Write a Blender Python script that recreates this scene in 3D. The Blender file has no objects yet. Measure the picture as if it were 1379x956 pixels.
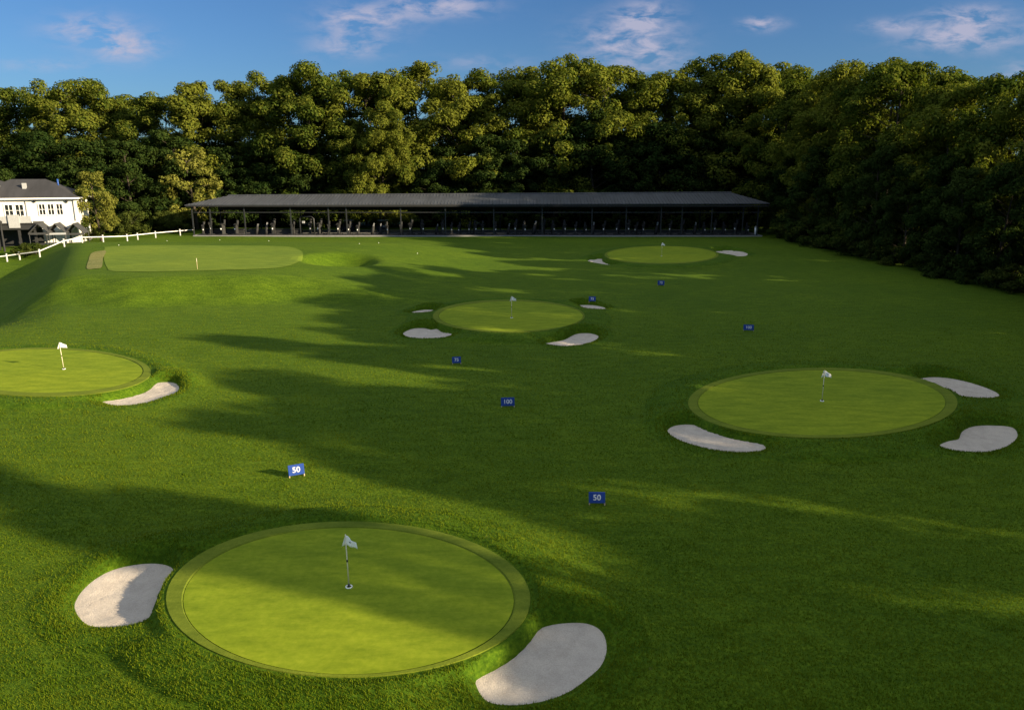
import bpy, bmesh, math, random
import numpy as np
from mathutils import Vector, Matrix

random.seed(7)
RNG = np.random.default_rng(11)
scene = bpy.context.scene
COL = scene.collection
R = math.radians

# ------------------------------------------------------------------ camera
CAM_H = 12.0
F_PX = 1000.0
TH = math.atan(0.25)
CT, ST = math.cos(TH), math.sin(TH)
cam_d = bpy.data.cameras.new('camera')
cam_d.sensor_width = 36.0
cam_d.lens = 36.0 * F_PX / 1379.0
cam_d.clip_start = 0.5
cam_d.clip_end = 8000
cam = bpy.data.objects.new('camera', cam_d)
cam.location = (0, 0, CAM_H)
cam.rotation_euler = (math.pi / 2 - TH, 0, 0)
COL.objects.link(cam)
scene.camera = cam


def ray(u, v):
    a = (478.0 - v) / F_PX
    return np.array([(u - 689.5) / F_PX, CT + a * ST, -ST + a * CT])


def on_plane(u, v, z=0.0):
    d = ray(u, v)
    s = (z - CAM_H) / d[2]
    return (d[0] * s, d[1] * s)


def at_y(u, v, y):
    d = ray(u, v)
    s = y / d[1]
    return (d[0] * s, y, CAM_H + d[2] * s)


# ------------------------------------------------------------------ tags
def tag(o, label=None, cat=None, group=None, kind=None):
    if label: o['label'] = label
    if cat: o['category'] = cat
    if group: o['group'] = group
    if kind: o['kind'] = kind
    return o


def empty(name, loc=(0, 0, 0), rz=0.0):
    o = bpy.data.objects.new(name, None)
    o.location = loc
    o.rotation_euler = (0, 0, rz)
    o.empty_display_size = 0.2
    COL.objects.link(o)
    return o


def mesh_np(name, verts, faces=None, quads=None, tris=None):
    me = bpy.data.meshes.new(name)
    if quads is not None or tris is not None:
        f = quads if quads is not None else tris
        n = f.shape[1]
        me.vertices.add(len(verts))
        me.vertices.foreach_set('co', np.asarray(verts, dtype=np.float32).ravel())
        me.loops.add(f.size)
        me.loops.foreach_set('vertex_index', f.astype(np.int32).ravel())
        me.polygons.add(len(f))
        me.polygons.foreach_set('loop_start', np.arange(0, f.size, n, dtype=np.int32))
        me.polygons.foreach_set('loop_total', np.full(len(f), n, dtype=np.int32))
        me.update(calc_edges=True)
    else:
        me.from_pydata([tuple(v) for v in verts], [], [tuple(f) for f in faces])
        me.update()
    return me


def link(name, me, mat=None, parent=None):
    o = bpy.data.objects.new(name, me)
    if mat is not None and len(me.materials) == 0:
        me.materials.append(mat)
    COL.objects.link(o)
    if parent is not None: o.parent = parent
    return o


class MB:
    """collects shapes and links them as one mesh"""
    def __init__(s): s.v = []; s.f = []

    def add(s, v, f):
        b = len(s.v); s.v += [tuple(p) for p in v]; s.f += [tuple(i + b for i in q) for q in f]
        return s

    def box(s, c, d, rz=0, ry=0, rx=0):
        hx, hy, hz = d[0] / 2, d[1] / 2, d[2] / 2
        m = Matrix.Rotation(rz, 3, 'Z') @ Matrix.Rotation(ry, 3, 'Y') @ Matrix.Rotation(rx, 3, 'X')
        vs = [m @ Vector((x, y, z)) + Vector(c) for x in (-hx, hx) for y in (-hy, hy) for z in (-hz, hz)]
        return s.add(vs, [(0, 1, 3, 2), (4, 6, 7, 5), (0, 4, 5, 1), (2, 3, 7, 6), (0, 2, 6, 4), (1, 5, 7, 3)])

    def tube(s, pts, rads, n=8, cap=True):
        pts = [Vector(p) for p in pts]
        if not hasattr(rads, '__len__'): rads = [rads] * len(pts)
        vs = []; fs = []
        for i, p in enumerate(pts):
            d = (pts[min(i + 1, len(pts) - 1)] - pts[max(i - 1, 0)]).normalized()
            up = Vector((0, 0, 1)) if abs(d.z) < 0.95 else Vector((1, 0, 0))
            a = d.cross(up).normalized(); b = d.cross(a)
            for k in range(n):
                t = 2 * math.pi * k / n
                vs.append(p + (a * math.cos(t) + b * math.sin(t)) * rads[i])
        for i in range(len(pts) - 1):
            for k in range(n):
                fs.append((i * n + k, i * n + (k + 1) % n, (i + 1) * n + (k + 1) % n, (i + 1) * n + k))
        if cap:
            fs.append(tuple(range(n - 1, -1, -1))); fs.append(tuple((len(pts) - 1) * n + k for k in range(n)))
        return s.add(vs, fs)

    def build(s, name, mat, parent=None, smooth=False, bevel=0):
        me = mesh_np(name, s.v, faces=s.f)
        bm = bmesh.new(); bm.from_mesh(me)
        bmesh.ops.recalc_face_normals(bm, faces=bm.faces)
        bm.to_mesh(me); bm.free()
        if smooth: me.polygons.foreach_set('use_smooth', [True] * len(me.polygons))
        o = link(name, me, mat, parent)
        if bevel:
            m = o.modifiers.new('bevel', 'BEVEL'); m.width = bevel; m.segments = 2; m.limit_method = 'ANGLE'
        return o


def copy_tree(o, parent=None):
    c = o.copy(); COL.objects.link(c); c.parent = parent
    for ch in list(o.children): copy_tree(ch, c)
    return c


# ------------------------------------------------------------------ materials
def mat(name):
    m = bpy.data.materials.new(name); m.use_nodes = True
    nt = m.node_tree
    b = nt.nodes['Principled BSDF']
    return m, nt, b


def nd(nt, t, **kw):
    n = nt.nodes.new(t)
    for k, v in kw.items(): setattr(n, k, v)
    return n


def noise(nt, scale, detail=4, rough=0.55, vec=None, stretch=None):
    n = nd(nt, 'ShaderNodeTexNoise')
    n.inputs['Scale'].default_value = scale
    n.inputs['Detail'].default_value = detail
    n.inputs['Roughness'].default_value = rough
    if vec is not None:
        if stretch:
            mp = nd(nt, 'ShaderNodeMapping'); mp.inputs['Scale'].default_value = stretch
            nt.links.new(vec, mp.inputs['Vector']); vec = mp.outputs['Vector']
        nt.links.new(vec, n.inputs['Vector'])
    return n.outputs['Fac']


def ramp(nt, fac, stops):
    r = nd(nt, 'ShaderNodeValToRGB')
    while len(r.color_ramp.elements) < len(stops): r.color_ramp.elements.new(0.5)
    for e, (p, c) in zip(r.color_ramp.elements, stops):
        e.position = p; e.color = (c[0], c[1], c[2], 1)
    nt.links.new(fac, r.inputs['Fac'])
    return r.outputs['Color']


def mixc(nt, fac, a, b, mode='MIX'):
    n = nd(nt, 'ShaderNodeMix', data_type='RGBA', blend_type=mode)
    for sock, val in ((n.inputs[0], fac), (n.inputs[6], a), (n.inputs[7], b)):
        if hasattr(val, 'node'): nt.links.new(val, sock)
        elif hasattr(val, '__len__'): sock.default_value = (val[0], val[1], val[2], 1)
        else: sock.default_value = val
    return n.outputs[2]


def bump(nt, b, h, strength=0.5, dist=0.05):
    n = nd(nt, 'ShaderNodeBump'); n.inputs['Strength'].default_value = strength
    n.inputs['Distance'].default_value = dist
    nt.links.new(h, n.inputs['Height']); nt.links.new(n.outputs['Normal'], b.inputs['Normal'])


def coords(nt, which='Object'):
    return nd(nt, 'ShaderNodeTexCoord').outputs[which]


def simple(name, col, rough=0.7, metal=0.0, var=0.12, scale=6.0, spec=0.3):
    m, nt, b = mat(name)
    v = noise(nt, scale, 5, 0.6, coords(nt))
    lo = [c * (1 - var) for c in col]; hi = [min(1, c * (1 + var)) for c in col]
    nt.links.new(ramp(nt, v, [(0.3, lo), (0.7, hi)]), b.inputs['Base Color'])
    b.inputs['Roughness'].default_value = rough
    b.inputs['Metallic'].default_value = metal
    b.inputs['Specular IOR Level'].default_value = spec
    return m


def turf(name, c_dark, c_mid, c_light, fine=9.0, bstr=0.6, bdist=0.05, apron=False):
    m, nt, b = mat(name)
    P = coords(nt, 'Object')
    big = noise(nt, 0.09, 4, 0.6, P)
    med = noise(nt, 1.3, 5, 0.65, P, (0.45, 1.5, 1))
    fin = noise(nt, fine, 5, 0.7, P)
    c = ramp(nt, fin, [(0.30, c_dark), (0.5, c_mid), (0.70, c_light)])
    c = mixc(nt, 0.75, c, ramp(nt, med, [(0.3, (0.62, 0.70, 0.62)), (0.7, (1.32, 1.26, 1.26))]), 'MULTIPLY')
    c = mixc(nt, 0.7, c, ramp(nt, big, [(0.3, (0.78, 0.85, 0.85)), (0.7, (1.25, 1.15, 0.95))]), 'MULTIPLY')
    if apron:
        at = nd(nt, 'ShaderNodeAttribute'); at.attribute_name = 'apron'
        c = mixc(nt, at.outputs['Fac'], c, (0.80, 0.92, 0.95), 'MULTIPLY') if False else c
        mx = nd(nt, 'ShaderNodeMix', data_type='RGBA', blend_type='MULTIPLY')
        nt.links.new(at.outputs['Fac'], mx.inputs[0]); nt.links.new(c, mx.inputs[6])
        mx.inputs[7].default_value = (0.80, 0.90, 0.85, 1)  # darker apron grass; the tone also puts shade into the bunker faces
        c = mx.outputs[2]
        # bare, trodden specks
        sp = noise(nt, 3.1, 2, 0.5, P)
        c = mixc(nt, ramp(nt, sp, [(0.72, (0, 0, 0)), (0.8, (0.5, 0.5, 0.5))]), c, (0.10, 0.095, 0.03))
    nt.links.new(c, b.inputs['Base Color'])
    b.inputs['Roughness'].default_value = 0.95
    b.inputs['Specular IOR Level'].default_value = 0.08
    h = nd(nt, 'ShaderNodeMath', operation='MULTIPLY_ADD')
    nt.links.new(fin, h.inputs[0]); h.inputs[1].default_value = 0.6; nt.links.new(med, h.inputs[2])
    bump(nt, b, h.outputs[0], bstr, bdist)
    return m


M_ROUGH = turf('rough_turf', (0.025, 0.051, 0.003), (0.051, 0.094, 0.0045), (0.096, 0.140, 0.008), 8.0, 0.6, 0.09, True)
M_GREEN = turf('green_turf', (0.125, 0.175, 0.010), (0.147, 0.197, 0.012), (0.172, 0.217, 0.016), 5.0, 0.15, 0.01)
M_FRINGE = turf('fringe_turf', (0.085, 0.115, 0.011), (0.102, 0.135, 0.014), (0.122, 0.156, 0.018), 14.0, 0.4, 0.03)
M_TEE = turf('tee_turf', (0.085, 0.13, 0.015), (0.105, 0.152, 0.018), (0.13, 0.178, 0.024), 6.0, 0.3, 0.03)
M_WORN = turf('worn_turf', (0.10, 0.115, 0.03), (0.155, 0.155, 0.055), (0.22, 0.205, 0.09), 5.0, 0.4, 0.03)


def sand_mat():
    m, nt, b = mat('bunker_sand')
    P = coords(nt, 'Object')
    f = noise(nt, 30, 4, 0.7, P); w = noise(nt, 2.2, 4, 0.6, P); q = noise(nt, 0.5, 2, 0.5, P)
    c = ramp(nt, f, [(0.3, (0.37, 0.325, 0.285)), (0.7, (0.52, 0.462, 0.41))])
    c = mixc(nt, 0.6, c, ramp(nt, w, [(0.32, (0.80, 0.79, 0.79)), (0.6, (1.06, 1.06, 1.06))]), 'MULTIPLY')
    nt.links.new(c, b.inputs['Base Color'])
    b.inputs['Roughness'].default_value = 0.95; b.inputs['Specular IOR Level'].default_value = 0.1
    # rake marks and foot dents
    dn = noise(nt, 5.5, 3, 0.6, P)
    h = nd(nt, 'ShaderNodeMath', operation='MULTIPLY_ADD')
    nt.links.new(dn, h.inputs[0]); h.inputs[1].default_value = 0.8; nt.links.new(f, h.inputs[2])
    bump(nt, b, h.outputs[0], 0.6, 0.08)
    return m


M_SAND = sand_mat()


def leaf_mat(name, c0, c1, c2, transl=0.3):
    m, nt, b = mat(name)
    nt.nodes.remove(b)
    P = coords(nt, 'Object')
    oi = nd(nt, 'ShaderNodeObjectInfo')
    isl = nd(nt, 'ShaderNodeNewGeometry')
    a = noise(nt, 0.35, 3, 0.5, P)
    mx = nd(nt, 'ShaderNodeMath', operation='MULTIPLY_ADD')
    nt.links.new(isl.outputs['Random Per Island'], mx.inputs[0]); mx.inputs[1].default_value = 0.45
    nt.links.new(a, mx.inputs[2])
    ad = nd(nt, 'ShaderNodeMath', operation='MULTIPLY_ADD')
    nt.links.new(oi.outputs['Random'], ad.inputs[0]); ad.inputs[1].default_value = 0.35
    nt.links.new(mx.outputs[0], ad.inputs[2])
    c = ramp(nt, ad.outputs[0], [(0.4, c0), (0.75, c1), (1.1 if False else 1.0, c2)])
    d = nd(nt, 'ShaderNodeBsdfDiffuse'); t = nd(nt, 'ShaderNodeBsdfTranslucent')
    mixs = nd(nt, 'ShaderNodeMixShader'); mixs.inputs[0].default_value = transl
    nt.links.new(c, d.inputs['Color'])
    tc = mixc(nt, 1.0, c, (1.15, 1.25, 0.5), 'MULTIPLY')
    nt.links.new(tc, t.inputs['Color'])
    nt.links.new(d.outputs[0], mixs.inputs[1]); nt.links.new(t.outputs[0], mixs.inputs[2])
    nt.links.new(mixs.outputs[0], nt.nodes['Material Output'].inputs['Surface'])
    return m


M_LEAF = leaf_mat('broadleaf', (0.024, 0.044, 0.008), (0.060, 0.084, 0.013), (0.122, 0.136, 0.02))
M_LEAF2 = leaf_mat('light_foliage', (0.085, 0.10, 0.018), (0.14, 0.148, 0.028), (0.19, 0.19, 0.04))
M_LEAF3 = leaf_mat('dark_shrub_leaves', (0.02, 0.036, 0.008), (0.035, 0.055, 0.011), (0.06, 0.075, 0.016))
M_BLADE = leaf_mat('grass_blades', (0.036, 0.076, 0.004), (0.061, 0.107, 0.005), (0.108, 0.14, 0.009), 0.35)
M_LEAF4 = leaf_mat('shade_toned_leaves', (0.009, 0.021, 0.006), (0.018, 0.034, 0.008), (0.034, 0.052, 0.012), 0.2)  # leaves of the lower trees, shade painted in as a darker base colour
M_BARK = simple('bark', (0.055, 0.045, 0.035), 0.95, 0, 0.35, 3, 0.1)
M_BLUE = simple('sign_blue', (0.012, 0.048, 0.25), 0.65, 0, 0.08)
M_WHITE = simple('white_paint', (0.80, 0.80, 0.80), 0.55, 0, 0.05, 3)
M_LETTER = simple('worn_white_lettering', (0.58, 0.6, 0.64), 0.7, 0, 0.15, 9)
M_FENCE = simple('weathered_white_paint', (0.6, 0.6, 0.6), 0.7, 0, 0.2, 2)
M_WALL = simple('white_render', (0.64, 0.63, 0.61), 0.8, 0, 0.10, 0.7)
M_TAN = simple('pine_peg', (0.42, 0.33, 0.2), 0.8)
M_POLE = simple('flagstick_cream', (0.62, 0.57, 0.42), 0.4)
M_BAND = simple('dark_band', (0.03, 0.03, 0.032), 0.5)
M_DARK = simple('dark_timber', (0.022, 0.023, 0.025), 0.75)
M_STEEL = simple('painted_steel', (0.03, 0.033, 0.037), 0.5, 0.3)
M_CONC = simple('concrete', (0.22, 0.22, 0.225), 0.9, 0, 0.15, 2)
M_GREYP = simple('grey_panel', (0.32, 0.33, 0.35), 0.6)
M_GLASS = simple('dark_window_glass', (0.012, 0.015, 0.02), 0.08, 0, 0.1, 2, 0.8)
M_FLUE = simple('blue_flue', (0.02, 0.07, 0.28), 0.4)
M_AWN = simple('charcoal_awning', (0.04, 0.042, 0.045), 0.85)
M_CLOTH = simple('flag_cloth', (0.82, 0.82, 0.84), 0.8, 0, 0.03)
M_RUBBER = simple('black_rubber', (0.018, 0.018, 0.02), 0.7)


def roof_mat(name, col, axis_scale, rough=0.55, spec=0.4):
    m, nt, b = mat(name)
    P = coords(nt, 'Object')
    v = noise(nt, 0.7, 5, 0.65, P, (1.0, 0.25, 0.25)); f = noise(nt, 9, 3, 0.6, P)
    c = ramp(nt, v, [(0.25, [x * 0.68 for x in col]), (0.55, col), (0.8, [x * 1.3 for x in col])])
    c = mixc(nt, 0.5, c, ramp(nt, f, [(0.3, (0.85, 0.85, 0.85)), (0.7, (1.12, 1.12, 1.12))]), 'MULTIPLY')
    nt.links.new(c, b.inputs['Base Color']); b.inputs['Roughness'].default_value = rough
    b.inputs['Specular IOR Level'].default_value = spec
    return m


M_ROOF = roof_mat('metal_roofing', (0.046, 0.05, 0.06), 1)
M_SHINGLE = roof_mat('dark_shingles', (0.042, 0.042, 0.047), 1, 0.9, 0.15)

# ------------------------------------------------------------------ outlines read off the photograph, unprojected to the ground
def ell(cx, cy, rx, ry, n=72):
    return [(cx + rx * math.cos(2 * math.pi * k / n), cy + ry * math.sin(2 * math.pi * k / n)) for k in range(n)]


def smooth_closed(pts, sub=5):
    P = np.array(pts, float); n = len(P); out = []
    for i in range(n):
        p0, p1, p2, p3 = P[i - 1], P[i], P[(i + 1) % n], P[(i + 2) % n]
        for t in np.linspace(0, 1, sub, endpoint=False):
            out.append(0.5 * ((2 * p1) + (-p0 + p2) * t + (2 * p0 - 5 * p1 + 4 * p2 - p3) * t * t + (-p0 + 3 * p1 - 3 * p2 + p3) * t ** 3))
    return np.array(out)


def unproj(pts, z): return np.array([on_plane(u, v, z) for u, v in pts])


GREENS = [  # name, inner ellipse px, outer ellipse px, level, flag base px, labels
    dict(k='near', inn=(469.5, 809.5, 222.5, 98.5), out=(469, 807.5, 246, 105), g=0.28, flag=(470, 790)),
    dict(k='right', inn=(1106.5, 542.5, 166.5, 43.5), out=(1108, 543, 182, 47.5), g=0.22, flag=(1107, 540)),
    dict(k='mid', inn=(688, 426, 97, 20), out=(685, 426, 102.5, 22.2), g=0.30, flag=(689, 428)),
    dict(k='left', inn=(62, 500, 130, 29), out=(60, 501.5, 144, 33), g=0.28, flag=(86, 497)),
    dict(k='far', inn=(891, 343.2, 73.5, 11.2), out=(891, 343.6, 77, 12.3), g=0.45, flag=(891, 345)),
]
for G in GREENS:
    G['pi'] = unproj(ell(*G['inn']), G['g']); G['po'] = unproj(ell(*G['out']), G['g'])
    G['c'] = G['pi'].mean(0)

BUNK = [  # green it belongs to, outline px
    ('near', [(101, 820), (106, 802), (124, 783), (150, 768), (184, 760), (214, 759), (232, 765), (234, 779), (223, 795), (213, 815), (200, 832), (180, 840), (150, 844), (118, 841)]),
    ('near', [(640, 917), (648, 903), (666, 890), (690, 874), (706, 859), (722, 848), (750, 840), (788, 839), (810, 850), (817, 872), (810, 895), (790, 914), (764, 932), (730, 944), (690, 949), (655, 943)]),
    ('left', [(138, 541), (150, 534), (168, 529), (182, 521), (205, 516), (232, 515), (241, 522), (235, 530), (214, 538), (190, 545), (158, 547)]),
    ('right', [(899, 581), (910, 573), (935, 572), (958, 578), (976, 588), (1003, 593), (1024, 597), (1031, 604), (1015, 609), (980, 609), (945, 603), (915, 593)]),
    ('right', [(1235, 512), (1255, 508), (1282, 510), (1312, 517), (1339, 527), (1345, 534), (1325, 537), (1292, 534), (1258, 524)]),
    ('right', [(1265, 600), (1277, 594), (1291, 591), (1296, 581), (1312, 574), (1340, 573), (1364, 576), (1370, 588), (1357, 600), (1330, 609), (1300, 609), (1278, 606)]),
    ('mid', [(543, 449), (555, 443), (570, 442), (581, 444), (592, 442), (605, 443), (610, 449), (599, 455), (572, 457), (551, 455)]),
    ('mid', [(734, 463), (759, 458), (776, 450), (794, 449), (806, 453), (799, 460), (778, 466), (754, 467)]),
    ('mid', [(553, 421), (569, 417.5), (585, 417.5), (588, 419.5), (573, 421.5), (560, 422.5)]),
    ('mid', [(776, 411.5), (796, 411), (813, 414), (814, 417.5), (794, 416.5), (782, 414.5)]),
    ('far', [(791, 351.5), (806, 349), (822, 349.5), (830, 352.5), (842, 355), (834, 358), (815, 357)]),
    ('far', [(960, 340), (978, 337.5), (998, 339), (1007, 342.5), (998, 346), (978, 344.5)]),
]
bunkers = []
for gk, px in BUNK:
    poly = smooth_closed(unproj(px, -0.09), 5)
    G = next(g for g in GREENS if g['k'] == gk)
    c = poly.mean(0); d = G['c'] - c; d /= np.linalg.norm(d)
    back = d * 0.6 + np.array([0, 0.9]); back /= np.linalg.norm(back)
    bunkers.append(dict(g=gk, poly=poly, c=c, back=back, r=np.abs(poly - c).max()))


def sdf(P, poly):
    """signed distance of points (n,2) to a closed polygon, negative inside"""
    a = poly; b = np.roll(poly, -1, 0)
    d2 = np.full(len(P), 1e18); ins = np.zeros(len(P), bool)
    for p, q in zip(a, b):
        e = q - p; w = P - p
        t = np.clip((w @ e) / max(e @ e, 1e-12), 0, 1)
        r = w - t[:, None] * e
        d2 = np.minimum(d2, (r * r).sum(1))
        c1 = (p[1] > P[:, 1]) != (q[1] > P[:, 1])
        with np.errstate(divide='ignore', invalid='ignore'):
            xi = (q[0] - p[0]) * (P[:, 1] - p[1]) / (q[1] - p[1] + 1e-15) + p[0]
        ins ^= c1 & (P[:, 0] < xi)
    d = np.sqrt(d2)
    return np.where(ins, -d, d)


def sstep(a, b, x):
    t = np.clip((x - a) / (b - a), 0, 1)
    return t * t * (3 - 2 * t)


def lownoise(x, y, s):
    return (np.sin(x * s + 1.3) * np.cos(y * s * 1.17 + .4) + 0.6 * np.sin(x * s * 2.1 + y * s * 1.6 + 2.0) + 0.4 * np.cos(y * s * 2.9 - x * s * 1.1)) / 2.0


ZS = -0.09  # sand level


def terrain(x, y):
    """ground height, apron mask, mown mask (no rough blades)"""
    x = np.asarray(x, float); y = np.asarray(y, float)
    z = 0.06 * lownoise(x, y, 0.11) * sstep(10, 40, np.hypot(x, y))
    # raised tee at the far left with its banks
    sl = (x + 42) * -0.88 + (y - 70) * -0.47
    right = 1 - sstep(-27, -1, x - 0.10 * (y - 75))
    front = sstep(65.5, 72.3, y - 0.9 * np.sin(x * 0.23) - 0.4 * np.sin(x * 0.61 + 1))
    back = 1 - sstep(100, 131, y)
    P = 2.0 * front * right * back * (1 - sstep(-1.0, 7, sl))
    # ridge that runs on to the right of the tee
    P = np.maximum(P, 1.35 * np.exp(-((y - 88 + 0.30 * (x + 20)) / 6.0) ** 2) * (1 - sstep(-16, 1, x)) * (1 - sstep(-1, 4.5, sl)))
    P = P + 0.13 * lownoise(x, y, 0.9) * 4 * front * (1 - front) * right
    # grass hollow at its right end
    P = P - 1.6 * np.exp(-(((x + 20.4) / 3.8) ** 2 + ((y - 88) / 5.0) ** 2) ** 2.5)
    L = sstep(0.0, 10, sl) * sstep(52, 68, y) * (1 - sstep(100, 121, y))
    z = z + P - 3.0 * L
    ap = np.zeros_like(z); mown = np.zeros_like(z)
    for G in GREENS:
        c = G['c']; ext = np.abs(G['po'] - c).max() + 9
        m = (np.abs(x - c[0]) < ext + 4) & (np.abs(y - c[1]) < ext + 4)
        if not m.any(): continue
        Q = np.stack([x[m], y[m]], 1)
        sg = sdf(Q, G['po'])
        zz = z[m]
        D = 2.8 if G['k'] != 'far' else 5.0
        mound = 1 - sstep(0.35, D, sg)
        zz = zz * sstep(0.3, D, sg) + G['g'] * mound
        sa = sg - (1.5 if G['k'] in ('near', 'left') else 2.2)
        for B in bunkers:
            if B['g'] != G['k']: continue
            sb = sdf(Q, B['poly'])
            k = 1.2
            h = np.clip(0.5 + 0.5 * (sb - 1.1 - sa) / k, 0, 1)
            sa = (sb - 1.1) * (1 - h) + sa * h - k * h * (1 - h)
            B['_sb'] = sb
        apron = sstep(0.08, -0.12, sa)
        zz = zz + 0.09 * apron - 0.07 * np.exp(-((sa - 0.05) / 0.16) ** 2)
        inner = sstep(0.28, 0.12, sg)
        zz = zz * (1 - inner) + G['g'] * inner
        for B in bunkers:
            if B['g'] != G['k']: continue
            sb = B['_sb']
            v = Q - B['c']; cosb = (v @ B['back']) / (np.linalg.norm(v, axis=1) + 1e-6)
            big = min(1.0, 0.55 + 0.1 * B['r'])
            rim = 0.17 + 0.56 * big * sstep(-0.25, 0.95, cosb)
            t = np.clip(sb / 0.55, 0, 1)
            wall = ZS + rim * (1 - (1 - t) ** 2)
            wall = np.where(sb < 0, ZS + np.maximum(sb * np.maximum(rim * 3.6, 0.3), -0.30), wall)
            w = 1 - sstep(0.5, 2.4, sb)
            w = w * sstep(0.12, 0.42, sg)
            zz = zz * (1 - w) + wall * w
            mown[m] = np.maximum(mown[m], (sb < 0.25).astype(float))
            del B['_sb']
        z[m] = zz
        ap[m] = np.maximum(ap[m], apron)
        mown[m] = np.maximum(mown[m], (sg < 0.05).astype(float))
    return z, ap, mown


def zg(x, y): return float(terrain(np.array([x]), np.array([y]))[0][0])


def ground_hit(u, v):
    d = ray(u, v); s = np.linspace(14, 240, 3000)
    x, y = d[0] * s, d[1] * s; zr = CAM_H + d[2] * s
    zt = terrain(x, y)[0]
    i = int(np.argmax(zr <= zt))
    a, b = zr[i - 1] - zt[i - 1], zt[i] - zr[i]
    t = s[i - 1] + (s[i] - s[i - 1]) * a / max(a + b, 1e-9)
    return (d[0] * t, d[1] * t, CAM_H + d[2] * t)


# ------------------------------------------------------------------ ground sheet
def axis(segs):
    out = [segs[0][0]]
    for a, b, s in segs:
        n = max(1, int(round((b - a) / s)))
        out += list(np.linspace(a, b, n + 1)[1:])
    return np.array(out)


gx = axis([(-6000, -1500, 900), (-1500, -300, 200), (-300, -120, 20), (-120, -62, 1.5), (-62, -30, 0.5), (-30, -13, 0.26), (-13, 6, 0.12), (6, 29, 0.19), (29, 56, 0.5), (56, 130, 4), (130, 400, 30), (400, 1500, 200), (1500, 6000, 900)])
gy = axis([(-3000, -500, 500), (-500, -60, 60), (-60, 10, 5), (10, 14, 1), (14, 25, 0.12), (25, 46, 0.19), (46, 76, 0.3), (76, 100, 0.45), (100, 150, 1.0), (150, 220, 5), (220, 600, 50), (600, 2000, 200), (2000, 8000, 1000)])
X, Y = np.meshgrid(gx, gy)
nx, ny = len(gx), len(gy)
Z, AP, MW = terrain(X.ravel(), Y.ravel())
V = np.stack([X.ravel(), Y.ravel(), Z], 1)
ii = (np.arange(ny - 1)[:, None] * nx + np.arange(nx - 1)[None, :]).ravel()
Q = np.stack([ii, ii + 1, ii + nx + 1, ii + nx], 1)
me = mesh_np('ground', V, quads=Q)
att = me.attributes.new('apron', 'FLOAT', 'POINT'); att.data.foreach_set('value', AP.astype(np.float32))
me.polygons.foreach_set('use_smooth', np.ones(len(me.polygons), dtype=bool))
ground = link('ground', me, M_ROUGH)
tag(ground, 'broad mown grass field of the driving range', 'ground', kind='structure')

# ------------------------------------------------------------------ greens and bunkers
def flat_poly(name, poly, z, mat_, parent=None):
    bm = bmesh.new()
    vs = [bm.verts.new((p[0], p[1], z)) for p in poly]
    f = bm.faces.new(vs)
    if f.normal.z < 0: f.normal_flip()
    bmesh.ops.triangulate(bm, faces=[f])
    bmesh.ops.recalc_face_normals(bm, faces=bm.faces)
    me = bpy.data.meshes.new(name); bm.to_mesh(me); bm.free()
    if me.polygons[0].normal.z < 0: me.flip_normals()
    return link(name, me, mat_, parent)


GLAB = {
    'near': 'largest round putting green, half lit, with a tall flagstick and two bunkers beside it',
    'right': 'round shaded putting green with three bunkers around its collar',
    'mid': 'round putting green in the middle of the field ringed by four small bunkers',
    'left': 'sunlit putting green cut off by the picture edge, one bunker at its side',
    'far': 'small thin looking putting green closest to the long shed',
}
for G in GREENS:
    c = G['c']
    root = empty('putting_green', (c[0], c[1], G['g']))
    tag(root, GLAB[G['k']], 'putting green', 'putting greens of the range')
    pin = G['pi'] - c; pou = G['po'] - c
    flat_poly('putting_surface', pin, 0.014, M_GREEN, root)
    n = len(pin)
    prof = [(pou * 1.0 + 0, -0.05), (pou * 0.997, 0.03), (pin * 0.75 + pou * 0.25 if False else pin * 1.012, 0.036), (pin * 0.998, -0.02)]
    vs = []; fs = []
    for ring, z in prof:
        vs += [(p[0], p[1], z) for p in ring]
    for k in range(len(prof) - 1):
        for i in range(n):
            j = (i + 1) % n
            fs.append((k * n + i, k * n + j, (k + 1) * n + j, (k + 1) * n + i))
    me = mesh_np('fringe', vs, faces=fs)
    bm = bmesh.new(); bm.from_mesh(me); bmesh.ops.recalc_face_normals(bm, faces=bm.faces); bm.to_mesh(me); bm.free()
    link('fringe', me, M_FRINGE, root)

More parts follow.
